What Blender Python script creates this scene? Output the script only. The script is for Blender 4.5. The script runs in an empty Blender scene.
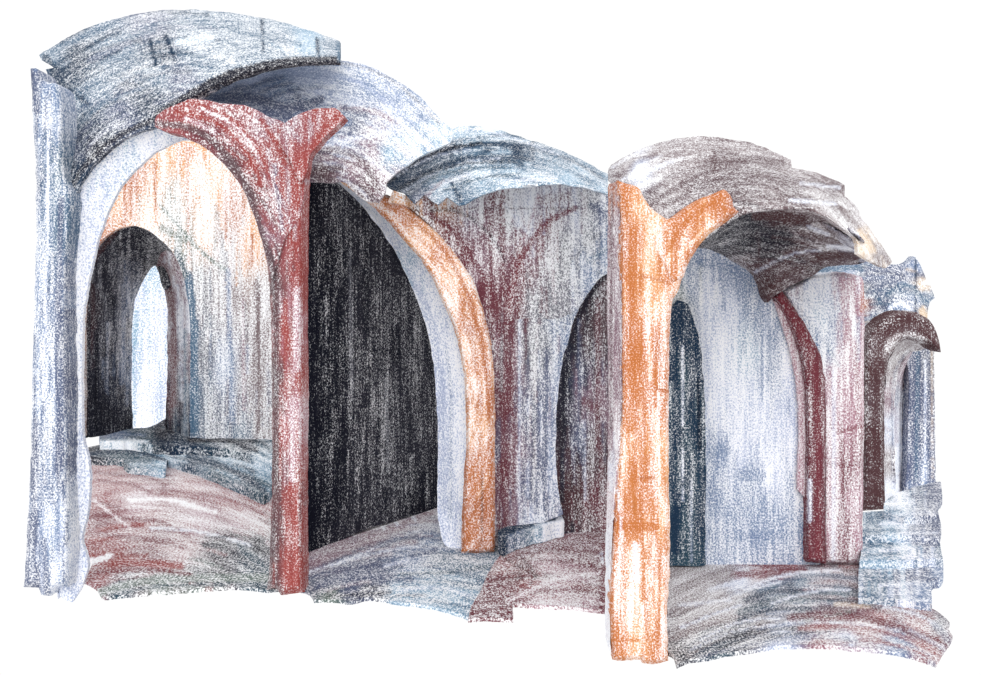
import bpy, math, random
import numpy as np
from mathutils import Vector
from mathutils.geometry import delaunay_2d_cdt

random.seed(5); RNG = np.random.default_rng(5)
W, H = 981, 675
F, HOR, EYE = 1050.0, 300.0, 2.6            # focal length (px), horizon row, eye height (m)
K = F * EYE
C = bpy.context.scene.collection

# ------------------------------------------------------------------ colour
def lin(c):
    c = np.asarray(c, float) / 255.0
    return np.where(c <= .04045, c / 12.92, ((c + .055) / 1.055) ** 2.4)
NAVY=(36,56,78); BLUE=(80,108,132); PALEB=(136,170,194); LAV=(176,188,216); SLATE=(92,100,126); STEEL=(120,140,172)
RED=(156,74,70); BRICK=(150,82,84); MAR=(112,60,68); MAUVE=(142,112,124); BROWN=(96,76,80); TAUPE=(128,112,114)
ORG=(196,118,66); RUST=(178,106,66); PEACH=(228,166,112); BLACK=(20,22,34); CHAR=(44,44,54); TEAL=(52,78,92); TAN=(226,200,168)
PINK=(172,130,142); WINE=(122,58,66); OLIVE=(96,112,104); GREY=(120,122,130); UMB=(84,58,60)

# ------------------------------------------------------------------ crayon material (pigment caught on the paper's tooth)
def crayon(name, streak=0.2, fibre=0.16, film=.34, white=(.93, .935, .955, 1)):
    m = bpy.data.materials.new(name); m.use_nodes = True
    N, L = m.node_tree.nodes, m.node_tree.links
    N.clear()
    def nd(t, **k):
        n = N.new(t)
        for a, v in k.items():
            if a in ('operation', 'layer_name', 'attribute_name', 'noise_dimensions', 'data_type', 'blend_type', 'uv_map'): setattr(n, a, v)
            else: n.inputs[a].default_value = v
        return n
    def math_(op, a, b=None, clamp=False):
        n = N.new('ShaderNodeMath'); n.operation = op; n.use_clamp = clamp
        for i, v in enumerate((a, b)):
            if v is None: continue
            if isinstance(v, (int, float)): n.inputs[i].default_value = v
            else: L.new(v, n.inputs[i])
        return n.outputs[0]
    def rng(v, lo, hi):
        n = N.new('ShaderNodeMapRange'); n.inputs['From Min'].default_value = lo; n.inputs['From Max'].default_value = hi
        L.new(v, n.inputs['Value']); return n.outputs[0]
    at = nd('ShaderNodeAttribute', attribute_name='pigment')
    uv1 = nd('ShaderNodeAttribute', attribute_name='stroke'); uv2 = nd('ShaderNodeAttribute', attribute_name='paper')
    def noise(uv, sx, sy, detail, rough=.6, dist=0.):
        mp = N.new('ShaderNodeMapping'); mp.inputs['Scale'].default_value = (sx, sx, sy)
        L.new(uv.outputs['Vector'], mp.inputs[0])
        n = N.new('ShaderNodeTexNoise'); n.noise_dimensions = '3D'
        n.inputs['Scale'].default_value = 1; n.inputs['Detail'].default_value = detail
        n.inputs['Roughness'].default_value = rough; n.inputs['Distortion'].default_value = dist
        L.new(mp.outputs[0], n.inputs['Vector']); return n.outputs['Fac']
    grain = rng(noise(uv2, 6.2, 5.4, 2, .85), .32, .68)              # the tooth of the paper
    fib = rng(noise(uv2, 3.0, .22, 1, .5), .32, .68)                # long laid fibres
    st = rng(noise(uv1, 2.2, .16, 3, .7, .4), .32, .68)           # strokes of the crayon
    blot = rng(noise(uv1, .5, .25, 3, .65), .32, .68)
    w = 1 - fibre
    g = math_('ADD', math_('MULTIPLY', grain, w), math_('MULTIPLY', fib, fibre))
    cov = at.outputs['Alpha']
    c2 = math_('ADD', cov, math_('MULTIPLY', math_('SUBTRACT', st, .5), streak))
    c2 = math_('ADD', c2, math_('MULTIPLY', math_('SUBTRACT', blot, .5), .14))
    fac = math_('ADD', math_('MULTIPLY', math_('SUBTRACT', c2, g), 2.4), .5, True)
    tint = math_('MULTIPLY', math_('POWER', cov, 1.5), film)
    fac = math_('MAXIMUM', fac, tint, True)
    # heavier pressure lays a denser pigment
    deep = N.new('ShaderNodeMix'); deep.data_type = 'RGBA'; deep.blend_type = 'MULTIPLY'
    L.new(math_('MULTIPLY', math_('SUBTRACT', c2, g), 1.1, True), deep.inputs['Factor'])
    L.new(at.outputs['Color'], deep.inputs['A']); deep.inputs['B'].default_value = (.62, .62, .66, 1)
    mx = N.new('ShaderNodeMix'); mx.data_type = 'RGBA'
    L.new(fac, mx.inputs['Factor']); mx.inputs['A'].default_value = white
    L.new(deep.outputs['Result'], mx.inputs['B'])
    b = N.new('ShaderNodeBsdfPrincipled'); b.inputs['Roughness'].default_value = .95
    b.inputs['Specular IOR Level'].default_value = .05
    L.new(mx.outputs['Result'], b.inputs['Base Color'])
    bp = N.new('ShaderNodeBump'); bp.inputs['Strength'].default_value = .12; bp.inputs['Distance'].default_value = .004
    L.new(g, bp.inputs['Height']); L.new(bp.outputs[0], b.inputs['Normal'])
    o = N.new('ShaderNodeOutputMaterial'); L.new(b.outputs[0], o.inputs['Surface'])
    return m
MAT = {'v': crayon('crayon_on_plaster'), 'h': crayon('crayon_on_paving', .24, .06), 'soft': crayon('soft_crayon_wash', .15, .1, .3, (.96, .965, .985, 1))}

# ------------------------------------------------------------------ outlines
def smooth(pts, closed=True, step=3.0):
    """points with a third entry are corners; runs between corners are Catmull-Rom curves"""
    P = [(p[0], p[1]) for p in pts]; cor = [i for i, p in enumerate(pts) if len(p) > 2]
    n = len(P); runs = []
    if closed:
        if not cor: cor = [0]
        for a, b in zip(cor, cor[1:] + [cor[0] + n]): runs.append([P[i % n] for i in range(a, b + 1)])
    else:
        cor = sorted(set([0] + cor + [n - 1]))
        for a, b in zip(cor, cor[1:]): runs.append(P[a:b + 1])
    out = []
    for r in runs:
        q = [np.array(p, float) for p in [r[0]] + r + [r[-1]]]
        for i in range(1, len(q) - 2):
            p0, p1, p2, p3 = q[i - 1:i + 3]
            k = max(1, int(np.linalg.norm(p2 - p1) / step))
            for j in range(k):
                t = j / k
                out.append(.5 * (2 * p1 + (p2 - p0) * t + (2 * p0 - 5 * p1 + 4 * p2 - p3) * t * t + (3 * p1 - p0 - 3 * p2 + p3) * t ** 3))
    if not closed: out.append(np.array(P[-1], float))
    return np.array(out)

def segdist(P, poly, closed=False):
    """distance of every point to a polyline"""
    A = poly; B = np.roll(poly, -1, 0)
    if not closed: A, B = poly[:-1], poly[1:]
    d = np.full(len(P), 1e9)
    for a, b in zip(A, B):
        ab = b - a; L2 = max(1e-9, ab @ ab)
        t = np.clip(((P - a) @ ab) / L2, 0, 1)
        d = np.minimum(d, np.hypot(*(P - a - t[:, None] * ab).T))
    return d

def inside(P, poly):
    x, y = P.T; c = np.zeros(len(P), bool)
    A, B = poly, np.roll(poly, -1, 0)
    for (x0, y0), (x1, y1) in zip(A, B):
        if y0 == y1: continue
        k = ((y0 > y) != (y1 > y)) & (x < (x1 - x0) * (y - y0) / (y1 - y0) + x0)
        c ^= k
    return c

# ------------------------------------------------------------------ depth of a surface
def at(px, py, Y): return ((px - W / 2) * Y / F, Y, EYE - (py - HOR) * Y / F)
def const(Y): return lambda P, B: np.full(len(P), float(Y))
def wall(x0, y0, x1, y1):
    """upright wall whose foot runs over the ground through these two places"""
    return lambda P, B: K / (y0 + (P[:, 0] - x0) * (y1 - y0) / (x1 - x0) - HOR)
def ground(z=0.): return lambda P, B: (EYE - z) * F / (np.maximum(P[:, 1], HOR + 40) - HOR)
def loft(ca, Ya, cb, Yb, e=1.0):
    a, b = smooth(ca, False), smooth(cb, False)
    def fn(P, B):
        da, db = segdist(P, a), segdist(P, b)
        return Ya + (Yb - Ya) * (da / (da + db + 1e-6)) ** e
    return fn
def pillow(Y, r, w):
    """flat face whose arrises are worn round"""
    def fn(P, B):
        d = segdist(P, B, True)
        return Y + r * (1 - np.clip(d / w, 0, 1)) ** 2
    fn.flat = True
    return fn

# ------------------------------------------------------------------ one part = one solid
def part(name, outline, depth, pig, marks=(), thick=.25, arc=None, parent=None, mat='v', down=False, rough=.5, ragged=.5, grid=2.2, n_rand=None):
    B = smooth(outline)
    jt = RNG.normal(0, ragged, B.shape); B = B + (np.roll(jt, 1, 0) + jt + np.roll(jt, -1, 0)) * .35
    x0, y0 = B.min(0); x1, y1 = B.max(0)
    gx, gy = np.meshgrid(np.arange(x0, x1, grid), np.arange(y0, y1, grid))
    G = np.stack([gx.ravel(), gy.ravel()], 1); G = G + RNG.uniform(-.3, .3, G.shape)
    G = G[inside(G, B)]
    if len(G): G = G[segdist(G, B, True) > 1.0]
    allp = [Vector(map(float, p)) for p in B] + [Vector(map(float, p)) for p in G]
    nb = len(B)
    vs, _, fs, _, _, _ = delaunay_2d_cdt(allp, [], [list(range(nb))], 1, 1e-4)
    P = np.array([(v.x, v.y) for v in vs])
    Y = depth(P, B)
    X = np.stack(at(P[:, 0], P[:, 1], Y), 1)
    n = len(P)
    # pigment: control points spread over the surface, then strokes over them
    q = np.array([(c[0], c[1]) for c in pig], float); col = np.array([lin(c[2]) for c in pig]); cv = np.array([c[3] for c in pig], float)
    an = (1, 1) if (arc or down) else (1, .45)
    d2 = ((P[:, None, 0] - q[None, :, 0]) * an[0]) ** 2 + ((P[:, None, 1] - q[None, :, 1]) * an[1]) ** 2 + 30
    w = 1 / d2 ** 1.6; w /= w.sum(1, keepdims=True)
    colr = w @ col; cov = w @ cv
    wob = RNG.normal(0, 1, n)
    def brush(pts, width, c, cc, k):
        if c is LAV and cc < .2: cc, width, k = cc + .1, width * .8, k * .8
        nonlocal colr, cov
        d = segdist(P, smooth([(a, b) for a, b in pts], False, 6.0) if len(pts) > 2 else np.array(pts, float))
        mk = np.clip((width / 2 - d + wob * .35) / 1.4 + .5, 0, 1) * k
        if c is not None: colr = colr * (1 - mk[:, None]) + lin(c) * mk[:, None]
        if c is None: cov = cov + cc * mk
        else: cov = cov * (1 - mk) + cc * mk
    area = (x1 - x0) * (y1 - y0)
    for _ in range(n_rand if n_rand is not None else int(min(90, area / 330))):
        ax, ay = RNG.uniform(x0, x1), RNG.uniform(y0, y1); ln = RNG.uniform(14, 60)
        if arc:
            cx, cy = arc; r = math.hypot(ax - cx, ay - cy); th = math.atan2(ay - cy, ax - cx); dt = ln / max(r, 20)
            pts = [(cx + r * math.cos(th + s * dt), cy + r * math.sin(th + s * dt)) for s in (0, .33, .66, 1)]
        else:
            pts = [(ax, ay), (ax + RNG.uniform(-2, 2), ay + ln)]
        brush(pts, RNG.uniform(1.5, 7), None, RNG.uniform(-.26, .26) * rough, 1)
    ar_ = .5 * abs(np.dot(B[:, 0], np.roll(B[:, 1], 1)) - np.dot(B[:, 1], np.roll(B[:, 0], 1)))
    for _ in range(int(min(150, ar_ / 110))):
        i = RNG.integers(len(G)) if len(G) else 0
        if not len(G): break
        ax, ay = G[i]; ln = RNG.uniform(10, 48)
        near = np.argsort((q[:, 0] - ax) ** 2 + (q[:, 1] - ay) ** 2)[:4]; j = near[RNG.integers(len(near))]
        if arc:
            cx, cy = arc; rr = math.hypot(ax - cx, ay - cy); th = math.atan2(ay - cy, ax - cx); dt = ln / max(rr, 20)
            pts = [(cx + rr * math.cos(th + t * dt), cy + rr * math.sin(th + t * dt)) for t in (0, .33, .66, 1)]
        else: pts = [(ax, ay - ln / 2), (ax + RNG.uniform(-1.5, 1.5), ay + ln / 2)]
        brush(pts, RNG.uniform(1.2, 4.0), tuple(pig[j][2]), float(np.clip(pig[j][3] + RNG.uniform(-.25, .22) * (.4 + rough), .02, 1)), .55)
    for m in marks: brush(m[0], m[1], m[2], m[3], min(1, (m[4] if len(m) > 4 else .85) * 1.1))
    if mat == 'h': cov = cov * .9
    cov = np.clip(cov + .17 * (1 - cov) * np.clip(cov / .25, 0, 1), .04, 1.0)
    # solid: front skin, back skin, rim
    Xb = X.copy()
    if down: Xb[:, 2] -= thick
    else: Xb[:, 1] += thick
    faces = []
    edge = {}
    for f in fs:
        a, b, c = f
        ar = (P[b, 0] - P[a, 0]) * (P[c, 1] - P[a, 1]) - (P[b, 1] - P[a, 1]) * (P[c, 0] - P[a, 0])
        f = (a, b, c) if ar < 0 else (a, c, b)         # wound towards the viewer
        faces.append(f); faces.append((f[0] + n, f[2] + n, f[1] + n))
        for i in range(3):
            e = (f[i], f[(i + 1) % 3]); edge[e] = 1
    for (a, b) in edge:
        if (b, a) not in edge: faces.append((b, a, a + n, b + n))
    V = np.concatenate([X, Xb])
    Ym = float(np.median(Y)); s = F / Ym / 10
    base = Vector((0, 0, 0)) if parent is None else parent.location
    me = bpy.data.meshes.new(name)
    me.from_pydata([tuple(v) for v in (V - np.array(base))], [], faces)
    me.update()
    ca = me.color_attributes.new('pigment', 'FLOAT_COLOR', 'POINT')
    rgba = np.concatenate([colr, cov[:, None]], 1); rgba = np.concatenate([rgba, rgba]).astype(np.float32)
    ca.data.foreach_set('color', rgba.ravel())
    # texture axes measured on the surface in metres (scaled to the size of the thing)
    fl = .45 if down else 1.
    U2 = V * s * np.array([1, fl, 1])
    if arc:
        PP = np.concatenate([P, P]); r = np.hypot(PP[:, 0] - arc[0], PP[:, 1] - arc[1]); t = np.arctan2(PP[:, 1] - arc[1], PP[:, 0] - arc[0])
        if not down:
            c3 = at(arc[0], arc[1], Ym); dx, dz = V[:, 0] - c3[0], V[:, 2] - c3[2]
            r = np.hypot(dx, dz) * s * 10; t = np.arctan2(dz, dx)
        U1 = np.stack([r / 10, U2[:, 2] if down else U2[:, 1], t * np.mean(r) / 10], 1)
    else: U1 = U2[:, [1, 2, 0]] if down else U2.copy()
    U1 = U1 + (abs(parent.location.x * 7.3) if parent is not None else random.random() * 40)
    for nm, U in (('stroke', U1), ('paper', U2)):
        a_ = me.attributes.new(nm, 'FLOAT_VECTOR', 'POINT'); a_.data.foreach_set('vector', U.astype(np.float32).ravel())
    me.materials.append(MAT[mat])
    o = bpy.data.objects.new(name, me); C.objects.link(o)
    if parent is not None: o.parent = parent
    return o

def thing(name, px, py, label, cat, group=None, Y=None):
    o = bpy.data.objects.new(name, None); C.objects.link(o)
    o.empty_display_size = .2
    Y = Y or K / (py - HOR); x, y, z = at(px, py, Y)
    o.location = (x, y, z); o['label'] = label; o['category'] = cat
    if group: o['group'] = group
    return o
def structure(o, label=None):
    o['kind'] = 'structure'
    if label: o['label'] = label
    return o

#################################################################### LEFT BAY
PIL = 'pillars of the arcade'; VAU = 'vaults over the arcade'; ARC = 'arches of the arcade'
# back wall of the left bay, with its doorway left open
niche = structure(part('wall_back', [(60,455,1),(60,300),(80,230),(110,170),(150,138),(195,130),(240,160),(272,215),(285,300),(285,440,1),
    (190,438,1),(190,330),(186,290),(180,268),(171,250),(153,234),(134,226),(114,231),(98,244),(89,262),(84.5,300),(84,350),(84,436,1),(70,455,1)],
    const(17.25),
    [(110,190,PEACH,.5),(135,175,RUST,.52),(165,150,PEACH,.48),(190,145,ORG,.42),(190,170,PEACH,.2),(175,200,OLIVE,.28),(150,215,PEACH,.25),(100,230,RUST,.5),
     (215,180,PEACH,.3),(235,210,RUST,.32),(185,240,OLIVE,.42),(205,230,PEACH,.22),(225,250,GREY,.34),(255,240,PEACH,.4),(200,285,GREY,.3),(230,300,TAUPE,.38),
     (262,300,TAUPE,.3),(192,330,BLUE,.7),(205,350,GREY,.42),(225,370,STEEL,.4),(250,370,TAUPE,.45),(192,400,BLUE,.72),(212,410,GREY,.45),(235,410,SLATE,.5),(258,410,TAUPE,.45),(240,432,BLUE,.5),(265,432,TAUPE,.3)],
    [([(188,275),(193,330),(194,430)],9,BLUE,.72),([(176,252),(186,275)],6,TEAL,.6),([(155,163),(156,225)],2,RUST,.6),([(187,150),(189,262)],2,RUST,.45),
     ([(125,180),(124,225)],3,RUST,.6),([(110,200),(104,228)],4,RUST,.6),([(252,235),(252,265)],3,RUST,.6),([(225,190),(226,240)],3,RUST,.45),
     ([(128,160),(180,140),(204,150)],5,PEACH,.55),([(256,280),(259,360),(259,430)],4,TAUPE,.68),([(160,205),(200,250),(226,270)],4,OLIVE,.45),
     ([(162,228),(185,240)],8,OLIVE,.5,.7),([(228,270),(232,420)],5,STEEL,.5,.7),([(243,300),(244,410)],3,MAUVE,.45)],
    thick=.12), 'pale back wall of the left bay with orange and grey strokes')
# passage behind the doorway
door = thing('doorway', 134, 441, 'small dark pointed doorway in the orange-tinted back wall of the left bay', 'doorway', Y=17.35)
IN = [(127,441,1),(127,380),(128,320),(133,293),(143,272),(156,262),(166,274),(170,300),(172,343),(172,441,1)]
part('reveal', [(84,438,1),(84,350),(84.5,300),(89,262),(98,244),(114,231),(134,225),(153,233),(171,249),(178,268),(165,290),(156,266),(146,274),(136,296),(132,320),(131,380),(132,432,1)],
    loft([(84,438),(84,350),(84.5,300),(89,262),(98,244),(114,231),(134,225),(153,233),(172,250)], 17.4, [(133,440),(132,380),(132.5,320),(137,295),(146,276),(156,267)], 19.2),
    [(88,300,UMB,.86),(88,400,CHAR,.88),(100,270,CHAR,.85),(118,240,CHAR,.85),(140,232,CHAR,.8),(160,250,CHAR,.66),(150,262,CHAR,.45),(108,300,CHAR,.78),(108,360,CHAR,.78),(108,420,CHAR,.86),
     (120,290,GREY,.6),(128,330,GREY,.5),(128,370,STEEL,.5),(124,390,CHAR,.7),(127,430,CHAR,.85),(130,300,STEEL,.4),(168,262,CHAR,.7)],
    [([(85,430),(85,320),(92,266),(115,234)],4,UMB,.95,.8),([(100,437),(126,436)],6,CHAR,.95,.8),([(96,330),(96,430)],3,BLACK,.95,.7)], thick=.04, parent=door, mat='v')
structure(part('wall_beyond', IN, const(23.5), [(140,300,LAV,.35),(150,290,PALEB,.35),(160,320,LAV,.4),(137,330,PALEB,.55),(150,380,LAV,.25),(160,400,LAV,.5),(140,410,LAV,.2)],
    [([(136,310),(134,350),(134,425)],3,PALEB,.6),([(145,330),(146,420)],5,LAV,.12,.8)], thick=.1, mat='soft', rough=.25), 'pale blue-white wall seen at the end of the doorway passage')
part('jamb', [(156,266,1),(164,250),(176,258),(184,280),(189,300),(193,345),(193,440,1),(165,435,1),(167.5,345),(166,298)],
    loft([(170,250),(180,280),(190,310),(192,435)], 17.42, [(156,267),(163,277),(167,320),(167,430)], 19.2),
    [(165,270,MAR,.55),(172,300,MAUVE,.55),(173,350,MAR,.5),(172,400,MAR,.6),(180,320,LAV,.12),(184,380,BLUE,.5),(175,430,CHAR,.85),(182,425,NAVY,.7)],
    [([(162,265),(171,290),(174,330),(173,405)],6,MAR,.62),([(177,285),(181,320),(181,400)],2.5,LAV,.1),([(185,330),(185,430)],3,BLUE,.65)], thick=.12, parent=door)
# floor and curved steps
structure(part('floor', [(84,462,1),(87,448),(130,446),(200,445),(300,450,1),(300,560),(285,588,1),(270,590,1),(240,587),(214,588),(157,592),(103,597,1),(98,589,1),(84,580,1),(92,562),(84,553),(80,543,1),(86,530),(80,514,1),(84,505),(84,480)],
    ground(0), [(95,470,BRICK,.5),(130,480,BRICK,.52),(160,480,WINE,.55),(100,500,BRICK,.6),(140,500,PINK,.25),(190,480,BRICK,.4),(230,490,BRICK,.5),(255,500,BRICK,.6),(100,520,WINE,.62),(150,520,BRICK,.4),(200,520,PINK,.3),(245,520,PINK,.4),
     (110,545,BRICK,.62),(160,530,WINE,.5),(110,560,RED,.75),(150,565,WINE,.6),(180,550,BRICK,.35),(220,550,CHAR,.55),(250,555,TEAL,.6),(255,580,TEAL,.6),(200,575,CHAR,.5),(120,588,TEAL,.5),(160,585,OLIVE,.42),(200,588,OLIVE,.45),(100,575,BRICK,.6),(260,540,CHAR,.5),(262,525,BRICK,.25)],
    [([(92,472),(150,478),(165,486)],4,WINE,.62),([(86,516),(120,518),(160,522),(188,536)],4,WINE,.66),([(88,500),(120,508)],3,WINE,.62),([(92,558),(140,563),(180,566)],8,RED,.72,.8),([(90,540),(120,538)],3,RED,.6),
     ([(205,545),(235,545),(266,552)],7,CHAR,.66,.8),([(100,592),(150,580),(200,578),(266,578)],8,OLIVE,.55,.8),([(90,562),(110,556)],6,PINK,.05,.9),([(94,500),(130,528)],3,PINK,.1,.6),([(220,485),(240,510)],6,BRICK,.6,.6),([(240,545),(266,570)],7,TEAL,.68,.7),
     ([(170,464),(230,480),(264,500)],5,BRICK,.55,.7),([(96,480),(130,484),(150,492)],3,WINE,.7,.7),([(130,500),(170,500),(215,512)],4,PINK,.08,.8),([(150,528),(200,532),(250,545)],3,LAV,.06,.8),([(100,534),(150,540),(185,548)],4,WINE,.7,.7),([(200,492),(235,500),(262,515)],3,WINE,.62,.6),([(205,538),(240,536),(262,542)],3,BLACK,.7,.7),([(96,572),(150,570),(190,574)],4,WINE,.72,.7),([(110,596),(160,586),(230,584)],3,TEAL,.7,.7)],
    thick=.03, down=True, mat='h', arc=(150,760), rough=.6), 'reddish floor of the left bay')
st = thing('curved_step', 176, 470, 'dark blue curved steps at the back of the left bay', 'steps', Y=15.2)
part('step', [(84,448,1),(110,444),(140,446),(180,448),(230,453),(272,464,1),(272,488),(264,496,1),(245,487),(228,480),(200,469),(167,459,1),(166,470,1),(128,465),(125,459,1),(86,457,1)],
    ground(.12), [(90,453,CHAR,.8),(120,451,TEAL,.72),(150,455,TEAL,.75),(160,465,PALEB,.5),(190,452,PALEB,.5),(190,462,NAVY,.75),(220,470,TEAL,.75),(250,475,NAVY,.75),(260,490,TEAL,.75),(262,468,PALEB,.55),(225,458,PALEB,.5)],
    [([(88,454),(130,451),(165,460)],4,NAVY,.85),([(188,456),(225,467),(264,490)],6,NAVY,.8,.8),([(200,451),(262,468)],3,PALEB,.4)], thick=.12, down=True, mat='h', arc=(110,800), parent=st, rough=.4)
part('step', [(100,441,1),(101,430),(120,428,1),(150,427),(164,419,1),(190,424),(230,426),(285,432,1),(285,470,1),(272,464),(262,459),(245,452),(205,447),(160,446),(130,442)],
    ground(.26), [(110,435,STEEL,.7),(140,436,TEAL,.75),(165,430,CHAR,.85),(180,440,NAVY,.75),(220,438,NAVY,.7),(250,445,CHAR,.75),(262,455,PALEB,.3),(265,440,TEAL,.7),(230,450,TEAL,.7)],
    [([(90,441),(130,441),(150,443)],3,PALEB,.15),([(190,440),(225,440),(257,450)],5,CHAR,.85,.8),([(165,424),(172,430)],7,CHAR,.9)], thick=.14, down=True, mat='h', arc=(110,800), parent=st, rough=.4)
# left arch with its lavender reveal
la = thing('arch', 78, 598, 'wide pointed arch on the left, with a pale lavender band round its opening', 'arch', ARC)
OUT_L = [(66,592),(65,400),(64,300),(66,230),(72,200),(84,175),(103,152),(130,135),(152,127),(178,128),(200,140)]
INN_L = [(84,600),(84,540),(90,500),(86,440),(83,400),(83,320),(88,280),(97,240),(110,205),(125,180),(150,157),(186,138)]
part('reveal', [(56,590,1),(60,585),(62,400),(60,300),(60,235),(68,198),(80,172),(100,150),(128,131),(152,125),(180,128),(198,140,1),(178,141),(152,155),(127,178),(111,205),(98,240),(89,280),(83,320),(82,400),(83,440),(88,455),(90,480),(88,510),(82,540),(88,565),(80,590,1),(72,602,1),(62,598)],
    loft(OUT_L, 9.5, INN_L, 9.62), [(75,250,LAV,.32),(90,200,LAV,.34),(110,165,LAV,.32),(150,138,LAV,.28),(175,134,LAV,.25),(72,320,LAV,.22),(70,400,LAV,.2),(75,450,LAV,.36),(70,500,LAV,.42),(78,540,LAV,.38),(75,590,LAV,.46),(86,310,LAV,.2),(125,150,PALEB,.3)],
    [([(70,250),(66,330),(67,400)],4,LAV,.42),([(103,180),(84,230),(78,290)],3,LAV,.12),([(74,440),(72,590)],5,LAV,.5,.7),([(108,160),(114,155)],6,STEEL,.4,.7),([(84,560),(80,590)],5,LAV,.25)],
    thick=.06, parent=la, mat='soft', rough=.35)
part('pier', [(31,69,1),(36,68),(41,73),(43,80,1),(49,83),(59,86),(64,110),(64,170),(74,196),(70,240),(67,300),(68,400),(68,470),(70,540),(67,588,1),(55,586),(51,596,1),(41,595,1),(39,588,1),(24,587,1),(27,540),(31,450),(33,350),(36,250),(36,170),(33,120)],
    pillow(9.3,.06,7), [(34,80,SLATE,.6),(42,100,STEEL,.6),(52,110,STEEL,.48),(38,180,SLATE,.5),(48,200,STEEL,.42),(60,220,BLUE,.75),(58,170,BLUE,.6),(38,280,STEEL,.4),(48,290,STEEL,.38),(60,300,SLATE,.6),(36,380,STEEL,.4),(46,380,STEEL,.42),(60,380,SLATE,.65),
     (36,460,SLATE,.55),(46,460,STEEL,.42),(60,460,SLATE,.68),(34,540,SLATE,.6),(46,540,STEEL,.5),(58,540,STEEL,.45),(64,560,LAV,.35),(36,585,SLATE,.65),(60,585,STEEL,.4)],
    [([(61,200),(59,300),(60,470)],6,SLATE,.7,.7),([(49,100),(47,240),(43,400)],3,LAV,.1,.8),([(34,75),(36,110)],8,SLATE,.66,.7),([(36,420),(32,580)],6,SLATE,.6,.6),([(44,540),(46,590)],6,SLATE,.7,.6)],
    thick=.3, parent=la, rough=.5)
v1 = thing('vault', 190, 60, 'blue-grey vault at the top left, the highest of all', 'vault', VAU, Y=10.4)
part('shell', [(39,55,1),(50,48),(82,30),(118,18),(153,11),(185,9.5),(214,11),(260,17),(285,23),(321,34),(339,41,1),(340,63,1),(307,64),(275,68),(235,80),(205,95),(165,118,1),(165,128,1),(153,128),(129,136),(104,154),(84,176),(74,200),(68,232),(62,250,1),(54,240,1),(50,170),(56,120),(59,84,1),(50,80),(46,69,1),(54,67,1),(41,60,1)],
    loft([(58,245),(72,200),(84,175),(103,152),(130,135),(165,118),(200,92),(260,68),(340,60)], 9.42, [(28,60),(48,40),(82,22),(153,3),(214,3),(285,15),(350,34)], 11.4, 1.3),
    [(50,55,BLUE,.62),(100,35,BLUE,.6),(150,25,SLATE,.5),(200,22,BLUE,.5),(250,28,BLUE,.42),(310,40,PALEB,.5),(330,45,BLUE,.45),(75,60,NAVY,.62),(120,55,BLUE,.6),(160,50,NAVY,.55),(200,42,BLUE,.3),(230,45,BLUE,.42),(280,45,BLUE,.4),(60,75,NAVY,.75),
     (100,90,BLUE,.55),(130,85,NAVY,.52),(160,75,BLUE,.5),(200,60,BLUE,.48),(75,110,BLUE,.5),(70,150,SLATE,.55),(90,130,NAVY,.6),(120,115,SLATE,.58),(150,105,NAVY,.62),(60,180,BLUE,.6),(75,170,NAVY,.72),(95,145,CHAR,.7),(60,220,NAVY,.75),(180,80,SLATE,.55)],
    [([(338,62),(290,63),(240,73),(205,88),(160,116)],12,CHAR,.76,.9),([(155,120),(128,131),(100,150),(78,176),(68,205)],6,CHAR,.75,.8),([(150,40),(156,66)],3,NAVY,.9),([(165,35),(175,60)],3,NAVY,.9),([(262,18),(263,52)],2.5,NAVY,.75),([(317,38),(318,58)],3,NAVY,.75),
     ([(44,62),(62,82),(88,104)],3,NAVY,.85),([(82,30),(82,200)],1.6,NAVY,.6,.7),([(178,42),(212,38)],6,PALEB,.15,.6),([(55,162),(72,168)],3,NAVY,.85),([(46,58),(60,80)],8,NAVY,.75,.7),([(140,40),(95,52),(70,70)],5,NAVY,.62,.6),([(52,50),(110,26)],5,BLUE,.66,.6),([(338,42),(339,60)],4,BLUE,.7),
     ([(90,100),(130,75),(160,68)],4,BLUE,.3,.6),([(75,130),(110,95)],5,BLUE,.66,.6),([(60,96),(80,70),(120,50)],5,NAVY,.62,.5),([(90,60),(130,42)],6,SLATE,.62,.5),([(230,30),(300,44)],5,BLUE,.6,.5)],
    thick=.08, parent=v1, arc=(185,230), rough=.5)

#################################################################### RED PILLAR AND SECOND VAULT
rp = thing('pillar', 287, 595, 'brick-red pillar between the two left bays, fanning out at its top', 'pillar', PIL)
part('shaft', [(306,171,1),(304,300),(305,400),(304,500),(305,592,1),(281,595,1),(274,588),(267,591,1),(270,560),(272,480),(272,400),(270,290),(262,240),(256,215),(262,190),(278,165),(300,160)],
    pillow(9.25,.12,7), [(268,230,MAUVE,.65),(285,190,RED,.65),(298,190,RED,.75),(276,290,BROWN,.75),(288,260,BRICK,.7),(300,260,RED,.8),(276,380,BROWN,.72),(286,330,RED,.7),(297,320,PINK,.55),(302,300,RED,.8),(275,460,BROWN,.72),(286,430,RED,.5),(297,420,PINK,.42),(302,380,RED,.7),
     (275,540,BROWN,.7),(288,520,RED,.75),(299,500,RED,.66),(290,570,RED,.75),(272,580,BROWN,.65),(300,590,RED,.7)],
    [([(264,235),(276,290),(276,400),(276,560)],7,BROWN,.76,.7),([(297,290),(297,370)],7,PINK,.45,.6),([(292,400),(292,480)],6,PINK,.4,.6),([(285,300),(286,400)],4,RED,.85,.6),([(301,200),(301,280)],5,RED,.85,.6),([(291,490),(292,588)],14,RED,.76,.6),([(304,180),(303,590)],2,RED,.85,.6)],
    thick=.2, parent=rp, rough=.6)
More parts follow.
